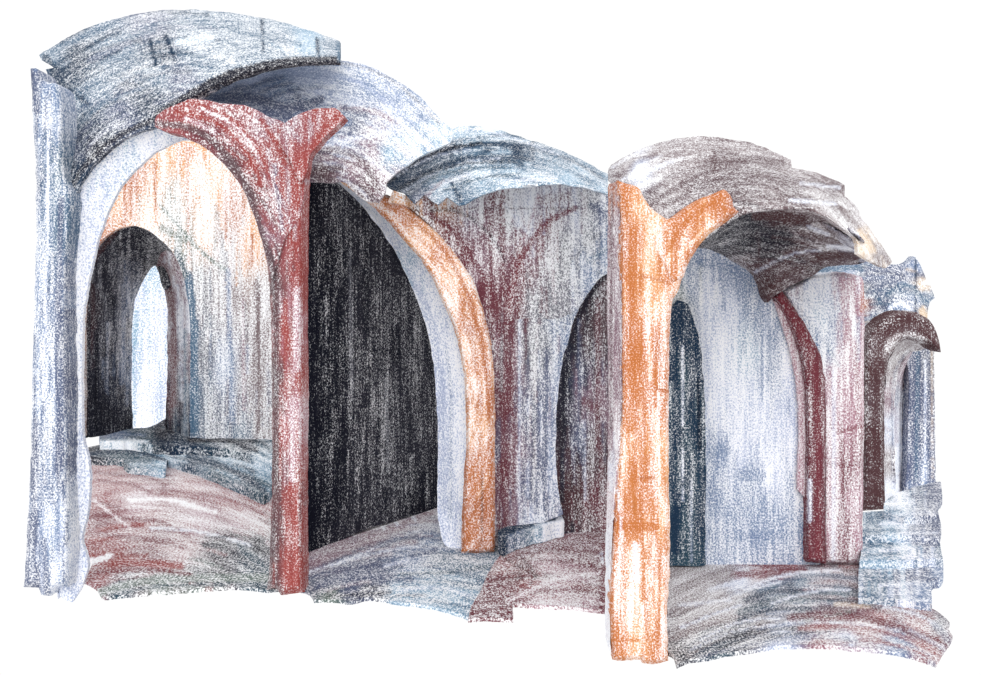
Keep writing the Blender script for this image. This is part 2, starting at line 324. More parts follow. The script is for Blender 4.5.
part('rib', [(155,126,1),(157,116),(170,107),(193,99),(214,102),(250,107),(270,117),(284,124),(296,145),(306,172,1),(300,215),(285,240),(272,280,1),(268,262),(262,240),(250,205),(237,180),(210,152),(185,137),(165,131)],
    loft([(272,290),(262,240),(250,205),(237,180),(210,150),(185,135),(155,127)], 9.2, [(306,172),(284,124),(250,107),(193,99)], 9.3),
    [(165,120,BRICK,.72),(190,110,RED,.66),(215,110,BRICK,.6),(245,115,BRICK,.55),(265,125,MAUVE,.6),(280,140,RED,.7),(210,135,MAR,.72),(235,140,BRICK,.6),(230,165,BROWN,.72),(255,160,RED,.62),(260,190,BRICK,.66),(280,180,MAUVE,.55),(295,180,RED,.75),(250,195,BROWN,.7),(265,230,MAUVE,.62),(285,220,BRICK,.7),(268,260,BROWN,.7)],
    [([(158,124),(190,128),(220,148),(243,180),(258,220),(268,262)],7,BROWN,.76,.75),([(175,112),(215,122),(245,150),(262,185)],4,RED,.82,.8),([(195,103),(230,118),(258,150),(274,190)],3,RED,.8,.8),([(185,118),(215,132)],3,PINK,.25,.7),([(200,108),(240,130),(262,165)],1.6,PINK,.2,.8),
     ([(262,120),(284,160),(292,200)],6,RED,.78,.7),([(268,150),(276,200)],4,MAUVE,.4,.6),([(275,165),(282,230)],4,SLATE,.5,.5)],
    thick=.22, parent=rp, arc=(140,290), rough=.7)
part('rib', [(284,124,1),(303,112),(332,108),(345,117,1),(332,130),(319,144),(310,155),(307,171,1),(300,180),(290,160),(280,140)],
    const(9.21), [(295,125,MAUVE,.55),(310,118,RED,.68),(335,114,RED,.66),(300,140,BRICK,.55),(315,135,RED,.72),(300,160,RED,.8)],
    [([(340,115),(318,135),(302,165)],6,RED,.82,.7),([(288,128),(300,140)],6,MAUVE,.5,.6),([(300,118),(325,113)],4,BRICK,.7,.6)], thick=.2, parent=rp, rough=.6)
v2 = thing('vault', 330, 120, 'lavender-grey vault above the red pillar', 'vault', VAU, Y=10.2)
part('shell', [(186,99,1),(210,84),(240,72),(275,64),(310,61),(340,60),(370,67),(400,82),(425,102),(440,119),(452,130,1),(450,142),(425,154),(400,170),(386,182,1),(385,192),(378,203,1),(360,198),(344,182),(325,183),(300,180,1),(290,150),(262,122),(220,108)],
    loft([(190,105),(260,122),(300,165),(320,170),(345,175),(380,200)], 9.75, [(176,98),(205,80),(240,65),(310,53),(375,60),(430,95),(462,130)], 11.0, 1.2),
    [(205,95,STEEL,.6),(250,78,LAV,.6),(300,68,LAV,.55),(350,72,STEEL,.45),(400,95,STEEL,.5),(240,95,SLATE,.68),(280,90,STEEL,.6),(320,85,LAV,.5),(370,90,STEEL,.5),(270,112,SLATE,.72),(300,105,SLATE,.65),(350,105,LAV,.4),(390,115,LAV,.32),(420,120,STEEL,.45),
     (360,120,SLATE,.45),(440,130,PALEB,.35),(330,135,STEEL,.5),(350,125,SLATE,.55),(340,145,LAV,.3),(375,130,MAUVE,.3),(410,140,PALEB,.3),(390,155,PALEB,.4),(330,155,MAUVE,.6),(350,165,MAUVE,.55),(370,160,MAUVE,.45),(370,185,BROWN,.5),(325,172,BROWN,.68),(385,175,MAUVE,.4)],
    [([(205,98),(250,98),(290,108),(320,100)],9,SLATE,.74,.8),([(262,112),(290,116)],8,SLATE,.78,.7),([(340,108),(375,112),(395,122)],6,MAUVE,.5,.7),([(340,62),(375,72),(405,90),(440,124)],3,GREY,.55,.7),([(310,156),(335,150),(362,160),(378,190)],8,BROWN,.6,.6),([(395,62+30),(395,160)],2,STEEL,.5,.6),
     ([(345,108),(352,112),(365,114)],8,SLATE,.7,.6),([(330,128),(348,122)],8,STEEL,.66,.6),([(345,140),(400,130)],6,LAV,.15,.6),([(230,82),(300,70),(360,84),(415,125)],3,LAV,.75,.5),([(390,140),(425,142)],7,PALEB,.25,.6),([(312,172),(340,168)],8,BROWN,.72,.6)],
    thick=.08, parent=v2, arc=(318,240), rough=.6)

#################################################################### SECOND BAY
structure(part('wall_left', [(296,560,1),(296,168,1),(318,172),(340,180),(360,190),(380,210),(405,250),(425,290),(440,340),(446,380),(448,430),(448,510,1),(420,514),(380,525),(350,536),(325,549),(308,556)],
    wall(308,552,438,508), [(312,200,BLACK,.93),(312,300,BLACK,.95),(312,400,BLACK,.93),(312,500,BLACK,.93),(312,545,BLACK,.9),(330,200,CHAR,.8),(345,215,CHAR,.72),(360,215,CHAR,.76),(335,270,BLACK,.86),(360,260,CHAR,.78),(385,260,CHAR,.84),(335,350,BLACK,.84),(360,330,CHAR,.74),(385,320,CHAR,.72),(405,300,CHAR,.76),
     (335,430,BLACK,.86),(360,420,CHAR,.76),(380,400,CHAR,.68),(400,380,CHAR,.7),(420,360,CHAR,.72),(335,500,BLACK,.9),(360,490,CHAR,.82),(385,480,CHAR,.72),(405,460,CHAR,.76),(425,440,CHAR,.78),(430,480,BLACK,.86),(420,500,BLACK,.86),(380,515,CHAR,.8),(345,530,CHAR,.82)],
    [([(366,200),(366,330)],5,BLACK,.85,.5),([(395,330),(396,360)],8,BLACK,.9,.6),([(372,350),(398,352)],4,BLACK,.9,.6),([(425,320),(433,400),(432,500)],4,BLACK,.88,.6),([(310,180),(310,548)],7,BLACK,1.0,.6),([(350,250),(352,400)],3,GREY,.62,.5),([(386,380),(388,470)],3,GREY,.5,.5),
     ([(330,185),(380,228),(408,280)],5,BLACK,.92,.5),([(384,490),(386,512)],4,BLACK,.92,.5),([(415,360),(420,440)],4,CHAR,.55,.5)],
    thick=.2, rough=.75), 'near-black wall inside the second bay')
structure(part('floor', [(292,560,1),(325,546),(350,533),(380,522),(410,512),(437,505,1),(450,540),(480,545),(515,545,1),(510,562),(500,578),(488,596),(476,619,1),(440,608),(400,602),(370,598),(350,601),(330,599),(314,600,1),(310,592),(292,588,1)],
    ground(.006), [(315,560,MAUVE,.6),(340,545,MAUVE,.55),(370,535,MAUVE,.5),(400,520,MAUVE,.5),(425,515,MAUVE,.45),(320,580,SLATE,.75),(350,565,SLATE,.62),(380,555,SLATE,.66),(410,540,SLATE,.58),(430,540,STEEL,.5),(350,585,SLATE,.68),(380,575,SLATE,.68),(410,565,STEEL,.55),(440,560,BLUE,.45),(470,560,BLUE,.55),(490,560,BLUE,.55),
     (330,597,OLIVE,.55),(370,595,CHAR,.5),(400,590,PALEB,.4),(430,590,PALEB,.45),(455,600,PALEB,.5),(470,590,BLUE,.5),(450,575,BLUE,.5)],
    [([(308,564),(350,548),(395,528),(430,513)],7,MAUVE,.62,.7),([(308,572),(350,558),(400,538),(420,530)],2.5,LAV,.1,.8),([(312,580),(350,572),(400,565)],8,SLATE,.78,.7),([(330,596),(390,592)],3,CHAR,.62,.7),([(385,566),(408,560)],4,LAV,.08,.8),([(345,575),(410,580)],6,SLATE,.7,.6),([(382,526),(384,530)],3,LAV,.05),([(396,522),(398,526)],3,LAV,.05),([(413,517),(415,521)],3,LAV,.05),
     ([(440,552),(490,556)],6,BLUE,.62,.6),([(315,588),(350,580),(385,578)],4,SLATE,.82,.7),([(330,566),(380,552),(420,546)],3,LAV,.08,.7),([(400,574),(450,572),(490,566)],4,TEAL,.62,.6),([(400,590),(440,588),(470,596)],3,LAV,.1,.7),([(410,556),(436,550)],4,SLATE,.78,.7),([(430,600),(470,608)],3,BLUE,.66,.7),([(380,545),(415,535)],6,SLATE,.7,.6)],
    thick=.03, down=True, mat='h', arc=(420,900), rough=.6), 'blue-grey floor of the second bay')
ha = thing('arch', 470, 553, 'curving orange half-arch with a white inner band, beside the near-black wall', 'arch', ARC)
part('reveal', [(334,179,1),(352,188),(378,208),(402,236),(428,267),(446,300),(458,330),(466,370),(470,420),(468,480),(466,530),(468,553,1),(461,553,1),(445,545),(440,530),(437,508,1),(438,450),(437,410),(434,370),(428,335),(417,300),(404,270),(390,243),(368,213),(350,194)],
    loft([(338,180),(375,206),(402,235),(427,265),(445,300),(457,330),(465,370),(468,420),(465,480),(463,553)], 10.95, [(338,186),(368,213),(390,243),(404,270),(417,300),(428,335),(434,370),(437,410),(438,508)], 11.2),
    [(350,190,LAV,.3),(390,235,LAV,.3),(420,280,LAV,.3),(440,320,LAV,.3),(455,360,LAV,.2),(445,380,LAV,.5),(460,420,LAV,.2),(445,450,LAV,.5),(460,480,LAV,.25),(450,520,LAV,.42),(408,272,PALEB,.5)],
    [([(405,268),(425,305),(438,350),(442,400),(443,530)],6,LAV,.55,.7),([(398,252),(412,285)],3,PALEB,.6,.7),([(455,340),(460,400),(459,500)],4,LAV,.1,.7),([(447,350),(451,400),(450,520)],3,STEEL,.4,.6)], thick=.12, parent=ha, mat='soft', rough=.3)
part('ring', [(330,166,1),(345,170),(362,182),(374,192,1),(388,195,1),(408,205),(433,228),(451,248),(465,268),(474,283),(487,325),(493,363),(495,400),(495,460),(495,552,1),(462,554,1),(461,530),(464,480),(466,430),(463,370),(454,330),(442,300),(425,266),(400,236),(377,211),(352,190),(338,180)],
    pillow(10.72,.06,4), [(340,172,PEACH,.4),(365,190,PEACH,.42),(390,203,ORG,.62),(400,215,ORG,.62),(425,240,PEACH,.5),(440,255,ORG,.55),(455,275,PEACH,.35),(465,300,RUST,.58),(455,300,PEACH,.3),(475,330,RUST,.6),(465,345,PEACH,.35),(480,370,ORG,.55),(470,380,PEACH,.25),(488,400,RUST,.66),(475,430,PEACH,.42),(488,460,ORG,.58),(472,480,ORG,.6),(485,510,RUST,.66),(470,540,ORG,.7),(488,545,RUST,.66)],
    [([(385,200),(415,222),(445,252),(470,300),(483,350),(490,400),(491,548)],5,RUST,.7,.6),([(388,202),(400,212)],9,ORG,.72,.7),([(483,470),(481,548)],1.6,CHAR,.7,.6),([(461,275),(460,350)],3,ORG,.66,.6),([(466,450),(466,545)],4,RUST,.72,.6),([(350,176),(400,226),(440,278)],3,PEACH,.3,.6)], thick=.2, parent=ha, arc=(290,400), rough=.7)

#################################################################### MAROON PILLAR, THIRD VAULT
def slope(P, B): return 11.05 + (P[:, 0] - 484) * .0055
mp = thing('pillar', 528, 550, 'maroon and grey pillar beneath the middle blue vault', 'pillar', PIL)
part('shaft', [(484,560,1),(484,400),(478,320),(470,285),(500,270),(540,262),(590,262),(611,266,1),(611,268),(598,279),(586,297),(574,320),(565,352),(559,382),(556,430),(557,480),(563,514,1),(550,520),(525,530),(505,538,1),(503,556,1)],
    slope, [(495,300,MAR,.7),(505,330,MAR,.82),(505,400,MAR,.82),(503,470,MAR,.82),(497,380,MAR,.78),(500,530,MAR,.72),(512,300,MAR,.74),(515,360,MAUVE,.6),(515,450,MAUVE,.6),(512,510,MAUVE,.66),(525,300,GREY,.55),(530,350,GREY,.58),(530,420,SLATE,.55),(530,490,SLATE,.58),(545,290,GREY,.5),(545,340,GREY,.5),
     (543,400,SLATE,.55),(545,470,SLATE,.66),(555,330,STEEL,.4),(553,400,LAV,.3),(552,470,LAV,.35),(570,290,GREY,.5),(595,270,STEEL,.45),(545,510,SLATE,.5),(530,520,LAV,.2)],
    [([(505,290),(508,340),(506,440),(503,540)],9,MAR,.86,.6),([(546,350),(545,510)],5,SLATE,.72,.6),([(609,268),(585,292),(566,340),(553,400),(552,510)],4,STEEL,.55,.6),([(535,300),(534,500)],4,GREY,.3,.5),([(520,310),(519,500)],3,LAV,.2,.5),([(513,330),(513,500)],3,MAR,.7,.6)],
    thick=.15, parent=mp, rough=.7)
part('capital', [(388,202,1),(393,190,1),(410,196),(440,192),(470,194),(500,180),(540,178),(580,182),(611,188,1),(611,272,1),(597,281),(580,306,1),(560,318),(530,318),(500,322),(482,318,1),(474,285),(465,268),(451,248),(433,228),(408,207)],
    lambda P, B: slope(P, B) - .006,
    [(400,205,PEACH,.4),(425,205,MAR,.4),(445,200,PEACH,.3),(420,215,CHAR,.55),(445,220,MAR,.5),(450,240,MAR,.6),(475,215,MAUVE,.5),(470,205,STEEL,.3),(495,200,MAR,.55),(510,215,GREY,.22),(490,235,MAR,.5),(465,260,MAR,.7),(480,260,MAUVE,.55),(500,250,MAUVE,.45),(485,290,MAR,.8),(500,300,MAR,.86),
     (530,210,LAV,.15),(530,230,MAUVE,.35),(520,250,WINE,.6),(550,205,MAR,.5),(570,205,MAR,.42),(545,230,WINE,.6),(575,215,LAV,.2),(555,195,LAV,.15),(525,275,MAR,.66),(515,295,MAR,.7),(540,260,MAUVE,.5),(565,240,GREY,.4),(560,270,GREY,.45),(590,200,GREY,.3),(600,215,SLATE,.55),(590,240,GREY,.42),(605,250,STEEL,.5),(590,270,STEEL,.42),(550,300,GREY,.5),(535,310,GREY,.5)],
    [([(425,212),(450,228),(475,262),(497,305)],5,MAR,.8,.7),([(575,208),(545,225),(520,262),(508,310)],6,WINE,.72,.7),([(503,194),(502,240),(505,310)],6,MAR,.6,.6),([(430,210),(460,212),(490,235),(505,262)],3,CHAR,.6,.6),([(515,195),(517,225)],8,LAV,.1,.6),([(540,200),(565,196)],10,MAR,.42,.5),([(452,210),(500,208),(580,209)],1.6,BROWN,.6,.6),
     ([(592,206),(606,214)],6,SLATE,.72,.6),([(588,262),(608,248)],5,BLUE,.5,.6),([(395,205),(420,202)],5,PEACH,.5,.6),([(538,196),(524,240)],3,PINK,.5,.6),([(562,270),(600,232)],4,GREY,.55,.5),([(505,205),(530,235)],4,LAV,.12,.6)],
    thick=.2, parent=mp, rough=.8)
v3 = thing('vault', 500, 170, 'dark blue striped vault in the middle, just left of the orange pillar', 'vault', VAU, Y=12)
part('shell', [(450,129,1),(465,126),(494,129),(530,140),(565,152),(587,163),(608,174,1),(609,195,1),(594,190),(558,184),(530,187),(505,189),(480,196),(465,204,1),(459,206,1),(447,197,1),(438,205,1),(424,195,1),(414,204,1),(403,193),(389,188),(382,180,1),(398,168),(423,153),(446,141)],
    loft([(385,186),(414,203),(465,204),(505,189),(558,184),(609,194)], 10.4, [(372,182),(415,148),(448,122),(494,120),(568,144),(618,168)], 12.4, 1.2),
    [(455,133,PALEB,.45),(490,134,PALEB,.4),(395,180,NAVY,.8),(420,165,NAVY,.72),(450,150,NAVY,.66),(490,147,NAVY,.72),(520,150,NAVY,.75),(540,150,BLUE,.5),(570,160,BLUE,.55),(595,175,BLUE,.55),(600,185,PALEB,.45),(430,175,BLUE,.55),(460,162,BLUE,.55),(500,160,BLUE,.6),(540,165,BLUE,.55),(570,175,PALEB,.5),
     (410,190,NAVY,.66),(440,185,PALEB,.4),(460,180,BLUE,.5),(480,175,PALEB,.35),(510,175,PALEB,.45),(540,178,PALEB,.4),(460,198,BLUE,.6),(420,198,SLATE,.55)],
    [([(386,184),(415,166),(450,150),(490,144),(520,147)],5,NAVY,.85,.75),([(395,190),(430,170),(470,158),(515,157),(528,160)],5,NAVY,.8,.75),([(392,178),(430,156),(460,146)],3,BLACK,.8,.6),([(410,188),(440,175),(475,168),(510,168)],3,TEAL,.7,.6),([(532,142),(532,160)],5,NAVY,.66,.6),([(450,180),(461,202)],4,NAVY,.85,.7),([(404,192),(414,202)],3,NAVY,.85,.7),
     ([(430,187),(470,174)],3,LAV,.1,.7),([(400,194),(450,166),(500,158)],1.6,LAV,.1,.6),([(460,130),(500,134),(560,155)],2,LAV,.15,.6),([(540,160),(600,184)],4,BLUE,.66,.5),([(388,183),(412,166),(445,149),(480,143)],3,BLACK,.85,.8),([(400,188),(430,173),(470,163),(515,162)],2.5,BLACK,.75,.7),([(530,148),(570,160),(602,178)],2.5,NAVY,.66,.6),([(445,190),(480,178),(520,174)],2.5,TEAL,.6,.6),([(396,176),(430,158),(470,149)],1.5,LAV,.15,.6),([(515,152),(520,164)],8,NAVY,.82,.6),([(500,182),(555,178)],3,LAV,.12,.6),([(424,198),(444,180)],3,MAUVE,.5,.6),([(461,140),(461,200)],1.6,NAVY,.6,.5)],
    thick=.1, parent=v3, arc=(500,310), rough=.7)

#################################################################### THIRD BAY
structure(part('wall_right', [(553,545,1),(553,420),(558,370),(566,340),(576,308),(590,286),(611,268,1),(640,262,1),(640,545,1),(608,541),(580,540)],
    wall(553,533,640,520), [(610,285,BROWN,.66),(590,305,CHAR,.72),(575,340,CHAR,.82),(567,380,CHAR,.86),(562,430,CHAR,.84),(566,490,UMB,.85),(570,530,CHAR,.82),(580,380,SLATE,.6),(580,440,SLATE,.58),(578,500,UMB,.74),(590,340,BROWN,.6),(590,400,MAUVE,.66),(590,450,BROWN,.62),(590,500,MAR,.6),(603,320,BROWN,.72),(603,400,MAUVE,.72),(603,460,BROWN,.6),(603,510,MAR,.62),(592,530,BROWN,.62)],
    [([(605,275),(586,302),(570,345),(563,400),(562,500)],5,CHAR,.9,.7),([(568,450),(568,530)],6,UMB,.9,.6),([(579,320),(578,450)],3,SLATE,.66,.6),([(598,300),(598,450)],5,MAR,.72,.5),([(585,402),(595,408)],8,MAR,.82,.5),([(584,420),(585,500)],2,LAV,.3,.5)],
    thick=.2, rough=.6), 'dark maroon wall in the pointed opening left of the orange pillar')
ks = thing('stone_step', 530, 553, 'small blue-edged step between the maroon pillar and the orange pillar', 'step', Y=10.9)
part('tread', [(498,530,1),(520,522),(545,512),(560,508,1),(562,516),(564,521,1),(535,528),(515,534),(503,540,1),(498,537,1)],
    ground(.19), [(505,532,NAVY,.85),(530,524,NAVY,.8),(555,512,NAVY,.85),(515,537,STEEL,.5),(535,530,PALEB,.42),(560,521,LAV,.08),(501,538,NAVY,.85)],
    [([(500,533),(530,524),(560,512)],6,NAVY,.88,.85),([(500,530),(503,540)],9,NAVY,.86,.9),([(545,526),(564,521)],3,LAV,.02,.8)], thick=.17, down=True, mat='h', parent=ks, rough=.3)
structure(part('floor', [(503,553,1),(530,543),(563,534),(600,532),(655,532,1),(655,608,1),(608,612,1),(585,608),(550,606),(513,604,1),(513,619,1),(490,618),(468,619,1),(472,606),(480,592),(488,574),(498,558)],
    ground(.012), [(510,560,BRICK,.55),(530,550,MAR,.55),(560,548,MAR,.6),(590,545,MAR,.6),(520,570,BROWN,.55),(550,565,PINK,.45),(580,562,MAR,.5),(600,570,MAR,.5),(495,585,MAR,.5),(530,585,BRICK,.5),(560,582,PINK,.3),(590,585,MAR,.5),(540,600,PINK,.35),(590,602,PINK,.4),(490,605,MAR,.6),(475,612,MAR,.65),(505,610,MAR,.55),(603,600,MAR,.7)],
    [([(505,560),(530,555),(560,545),(606,543)],6,MAR,.62,.6),([(508,560),(535,576)],2.5,UMB,.75,.7),([(520,556),(537,576),(530,584)],2,UMB,.75,.7),([(500,590),(540,590),(604,588)],5,WINE,.55,.6),([(510,600),(560,578),(600,574)],4,PINK,.18,.7),([(604,545),(604,608)],4,WINE,.85,.6),([(470,612),(510,612)],5,MAR,.7,.6),([(488,580),(488,600)],3,MAR,.75,.6),([(602,553),(602,562)],3,LAV,.0,.8)],
    thick=.03, down=True, mat='h', arc=(540,850), rough=.6), 'rose-maroon floor between the maroon and orange pillars')

#################################################################### ORANGE PILLAR, FOURTH VAULT
op = thing('pillar', 640, 661, 'bright orange pillar in front of all the others, forked at its top', 'pillar', PIL)
part('shaft', [(617,181,1),(638,188),(650,207),(666,219,1),(678,222),(690,240),(685,270),(678,290),(671,312),(669,380),(669,460),(670,560),(667,610),(668,661,1),(652,664),(642,663,1),(640,660,1),(622,661),(612,659,1),(610,610),(612,540),(616,480),(620,420),(620,300)],
    pillow(7.6,.06,5), [(625,190,ORG,.72),(640,200,PEACH,.5),(622,240,RUST,.66),(636,240,ORG,.72),(655,225,PEACH,.42),(632,290,ORG,.78),(650,260,PEACH,.5),(665,260,ORG,.66),(655,300,PEACH,.4),(622,340,RUST,.6),(632,350,ORG,.75),(650,340,ORG,.55),(663,340,ORG,.55),(625,400,ORG,.55),(640,410,ORG,.62),(658,400,ORG,.5),
     (620,460,PEACH,.4),(635,470,ORG,.66),(650,480,ORG,.62),(663,460,PEACH,.42),(620,520,ORG,.66),(635,530,ORG,.82),(650,520,ORG,.66),(663,520,PEACH,.45),(618,560,ORG,.5),(637,555,PEACH,.15),(655,560,ORG,.6),(618,600,ORG,.5),(635,600,PEACH,.22),(650,600,ORG,.55),(660,600,PEACH,.42),(618,640,ORG,.62),(640,640,PEACH,.4),(660,640,ORG,.66),(655,655,ORG,.55)],
    [([(632,230),(634,340),(633,430)],8,ORG,.86,.55),([(617,525),(655,527)],9,ORG,.85,.6),([(641,480),(643,600)],4,ORG,.88,.6),([(635,545),(637,580)],7,LAV,.02,.7),([(660,565),(657,640)],5,ORG,.72,.5),([(656,388),(668,392)],3,RUST,.9,.7),([(640,478),(654,478)],3,RUST,.9,.7),([(610,640),(640,640)],3,ORG,.85,.6),([(648,280),(650,380)],4,PEACH,.2,.5),
     ([(655,410),(660,500)],4,PEACH,.2,.5),([(614,450),(622,540)],2,LAV,.05,.6),([(628,590),(630,630)],4,PEACH,.12,.5),([(640,275),(670,283)],3,RUST,.8,.5),([(648,590),(648,640)],3,RUST,.66,.5)],
    thick=.3, parent=op, rough=.8)
part('side_face', [(609,184,1),(619,181,1),(621,250),(622,350),(621,430),(616,500),(612,540),(610,610),(611,655,1),(606,640,1),(606,560),(608,480),(609,400),(608,300)],
    loft([(619,181),(622,300),(621,420),(612,540),(611,655)], 7.62, [(608,184),(607,300),(607,420),(606,540),(606,640)], 7.9),
    [(613,190,RUST,.66),(614,230,MAUVE,.6),(614,300,MAUVE,.5),(615,370,MAUVE,.6),(613,430,MAUVE,.45),(611,500,PINK,.3),(609,560,LAV,.15),(609,630,LAV,.1)],
    [([(612,195),(611,300),(611,430)],2.5,BROWN,.66,.6)], thick=.05, parent=op, rough=.7)
part('fork', [(664,218,1),(674,217),(693,202),(712,194),(724,189,1),(730,194),(733,206,1),(739,212,1),(728,221),(716,229),(699,246),(690,260),(684,276,1),(672,285),(660,262),(652,240)],
    pillow(7.58,.06,5), [(720,200,ORG,.82),(705,205,ORG,.72),(728,212,RUST,.62),(690,220,ORG,.78),(705,228,PEACH,.55),(675,235,ORG,.72),(690,245,ORG,.66),(665,250,PEACH,.4),(678,268,ORG,.7)],
    [([(722,198),(690,218),(668,250)],6,ORG,.86,.6),([(710,206),(733,211)],4,ORG,.85,.6),([(712,222),(680,255)],3,PEACH,.35,.6)], thick=.25, parent=op, rough=.7)
v4 = thing('vault', 760, 210, 'taupe-brown vault springing from the orange pillar', 'vault', VAU, Y=9.5)
part('shell', [(609,180,1),(612,165),(640,150),(670,140),(700,136),(730,139),(760,146),(791,160,1),(792,168,1),(815,172),(845,185,1),(845,196,1),(857,206),(861,217,1),(875,236),(893,262,1),(886,268,1),(872,262),(858,254,1),(856,240),(842,228),(820,214),(780,210),(745,214),(716,232),(705,240),(690,248,1),(665,235),(650,222,1),(648,210),(638,192),(620,186)],
    loft([(612,185),(648,210),(690,245),(716,229),(745,212),(780,208),(820,214),(858,254)], 7.95, [(592,188),(604,160),(640,142),(700,129),(760,137),(815,158),(852,178),(880,220),(908,270)], 10.2, 1.2),
    [(625,165,TAUPE,.5),(660,152,TAUPE,.5),(700,145,TAUPE,.5),(740,150,TAUPE,.5),(775,160,TAUPE,.6),(620,176,BROWN,.5),(640,172,LAV,.05),(660,168,TAUPE,.4),(690,165,TAUPE,.55),(715,160,BROWN,.68),(740,165,BROWN,.62),(770,170,BROWN,.62),(800,178,TAUPE,.55),(835,190,BROWN,.58),(655,195,BROWN,.6),(670,190,TAUPE,.6),(690,185,BROWN,.6),
     (660,212,TAUPE,.5),(720,180,BROWN,.66),(750,185,BROWN,.6),(790,190,BROWN,.55),(820,198,TAUPE,.45),(735,200,BROWN,.66),(770,200,TAUPE,.5),(800,205,BROWN,.6),(840,208,TAUPE,.35),(855,215,TAUPE,.3),(850,225,TAUPE,.32),(865,240,TAN,.5),(880,255,TAUPE,.55),(862,250,TAN,.4),(705,232,CHAR,.6)],
    [([(622,180),(650,170),(664,167)],3,LAV,.08,.7),([(650,205),(680,185),(712,172),(760,172)],5,BROWN,.7,.6),([(655,212),(690,196),(720,186)],3,TAUPE,.66,.6),([(640,158),(690,145),(750,150)],3,TAUPE,.62,.5),([(720,155),(780,163)],8,BROWN,.66,.5),([(735,178),(790,178),(842,190)],6,BROWN,.66,.5),([(740,196),(800,196),(850,212)],2.5,UMB,.7,.6),
     ([(800,183),(840,188)],3,LAV,.1,.6),([(790,200),(835,204)],3,LAV,.2,.6),([(845,212),(868,236),(888,262)],4,TAUPE,.6,.6),([(860,232),(872,250)],8,TAN,.55,.6),([(714,150),(714,172)],3,UMB,.8,.5),([(665,205),(690,192)],4,UMB,.7,.5)],
    thick=.08, parent=v4, arc=(722,330), rough=.7)
part('underside', [(698,247,1),(705,238),(716,228),(735,216),(760,208),(800,208),(830,214),(850,226),(864,240,1),(866,262,1),(858,264),(830,266),(812,276),(785,289),(768,302,1),(762,290),(755,275),(736,260),(716,249)],
    loft([(702,243),(735,212),(800,206),(864,240)], 8.2, [(700,250),(736,262),(757,277),(768,302),(812,276),(862,262)], 10.2, .9),
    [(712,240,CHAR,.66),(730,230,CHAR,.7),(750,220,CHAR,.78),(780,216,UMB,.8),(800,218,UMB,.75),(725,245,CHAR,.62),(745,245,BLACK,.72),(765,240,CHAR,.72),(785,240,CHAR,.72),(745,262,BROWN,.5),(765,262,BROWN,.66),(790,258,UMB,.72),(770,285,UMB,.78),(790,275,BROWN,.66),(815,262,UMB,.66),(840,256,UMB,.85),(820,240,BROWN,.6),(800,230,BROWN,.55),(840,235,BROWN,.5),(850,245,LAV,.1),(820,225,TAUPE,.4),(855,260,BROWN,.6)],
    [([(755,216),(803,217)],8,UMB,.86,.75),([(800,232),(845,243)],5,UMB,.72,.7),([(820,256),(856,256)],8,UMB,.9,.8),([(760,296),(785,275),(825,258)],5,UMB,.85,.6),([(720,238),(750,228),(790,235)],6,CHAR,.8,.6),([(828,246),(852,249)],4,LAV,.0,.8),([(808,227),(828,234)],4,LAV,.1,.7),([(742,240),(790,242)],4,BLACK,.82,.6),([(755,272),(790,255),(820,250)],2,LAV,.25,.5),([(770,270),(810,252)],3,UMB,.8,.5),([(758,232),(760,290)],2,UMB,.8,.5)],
    thick=.2, parent=v4, arc=(760,380), rough=.7)

#################################################################### FOURTH BAY
structure(part('wall_middle', [(660,575,1),(660,320),(670,300),(684,270),(696,246),(710,238),(740,250),(765,270),(790,310),(815,360),(820,420),(820,575,1)],
    const(10.32), [(700,260,STEEL,.5),(720,262,STEEL,.6),(740,275,STEEL,.62),(755,290,STEEL,.55),(690,285,STEEL,.4),(710,290,LAV,.35),(730,310,LAV,.3),(755,310,STEEL,.5),(775,330,STEEL,.5),(705,340,LAV,.25),(720,350,LAV,.2),(745,350,PALEB,.3),(770,370,STEEL,.42),(790,380,LAV,.35),(715,400,LAV,.3),(740,400,LAV,.2),(765,410,LAV,.3),(790,430,LAV,.4),
     (715,450,STEEL,.5),(740,450,LAV,.3),(750,485,STEEL,.5),(775,470,LAV,.25),(795,480,STEEL,.4),(715,500,STEEL,.45),(740,520,STEEL,.55),(765,520,STEEL,.5),(795,530,STEEL,.5),(715,545,STEEL,.5),(750,550,STEEL,.45),(795,560,STEEL,.45),(680,300,OLIVE,.3)],
    [([(765,290),(765,360),(762,460)],3,LAV,.05,.6),([(738,475),(760,475)],12,STEEL,.62,.5),([(710,535),(800,535)],10,STEEL,.62,.4),([(700,262),(740,272),(756,290)],10,STEEL,.66,.5),([(712,450),(728,450)],8,STEEL,.6,.5),([(736,300),(736,440)],3,LAV,.08,.6),([(795,350),(801,420),(801,480)],3,STEEL,.5,.5),([(763,270),(762,400)],1.6,STEEL,.6,.5)],
    thick=.2, mat='v', rough=.6), 'pale blue wall inside the bay right of the orange pillar')
dr = thing('doorway', 687, 565, 'narrow navy pointed door against the orange pillar', 'door', Y=10.28)
part('door_panel', [(664,566,1),(664,330),(670,312),(678,300,1),(687,304),(694,320),(698,335),(702,358),(705,409),(706,480),(705,566,1)],
    const(10.2), [(675,330,NAVY,.78),(688,320,NAVY,.72),(675,380,NAVY,.78),(685,380,TEAL,.6),(697,370,NAVY,.72),(675,440,NAVY,.74),(688,450,TEAL,.62),(700,440,NAVY,.78),(675,510,NAVY,.85),(688,520,TEAL,.7),(700,520,NAVY,.8),(690,555,TEAL,.75)],
    [([(676,510),(676,550)],8,NAVY,1.05,.8),([(683,345),(683,425)],1.6,LAV,.05,.8),([(683,450),(683,500)],1.6,LAV,.1,.7),([(691,480),(691,562)],1.4,LAV,.15,.7),([(698,380),(700,450)],3,BLACK,.85,.6),([(692,320),(698,360)],3,NAVY,.85,.6)], thick=.06, parent=dr, rough=.6)
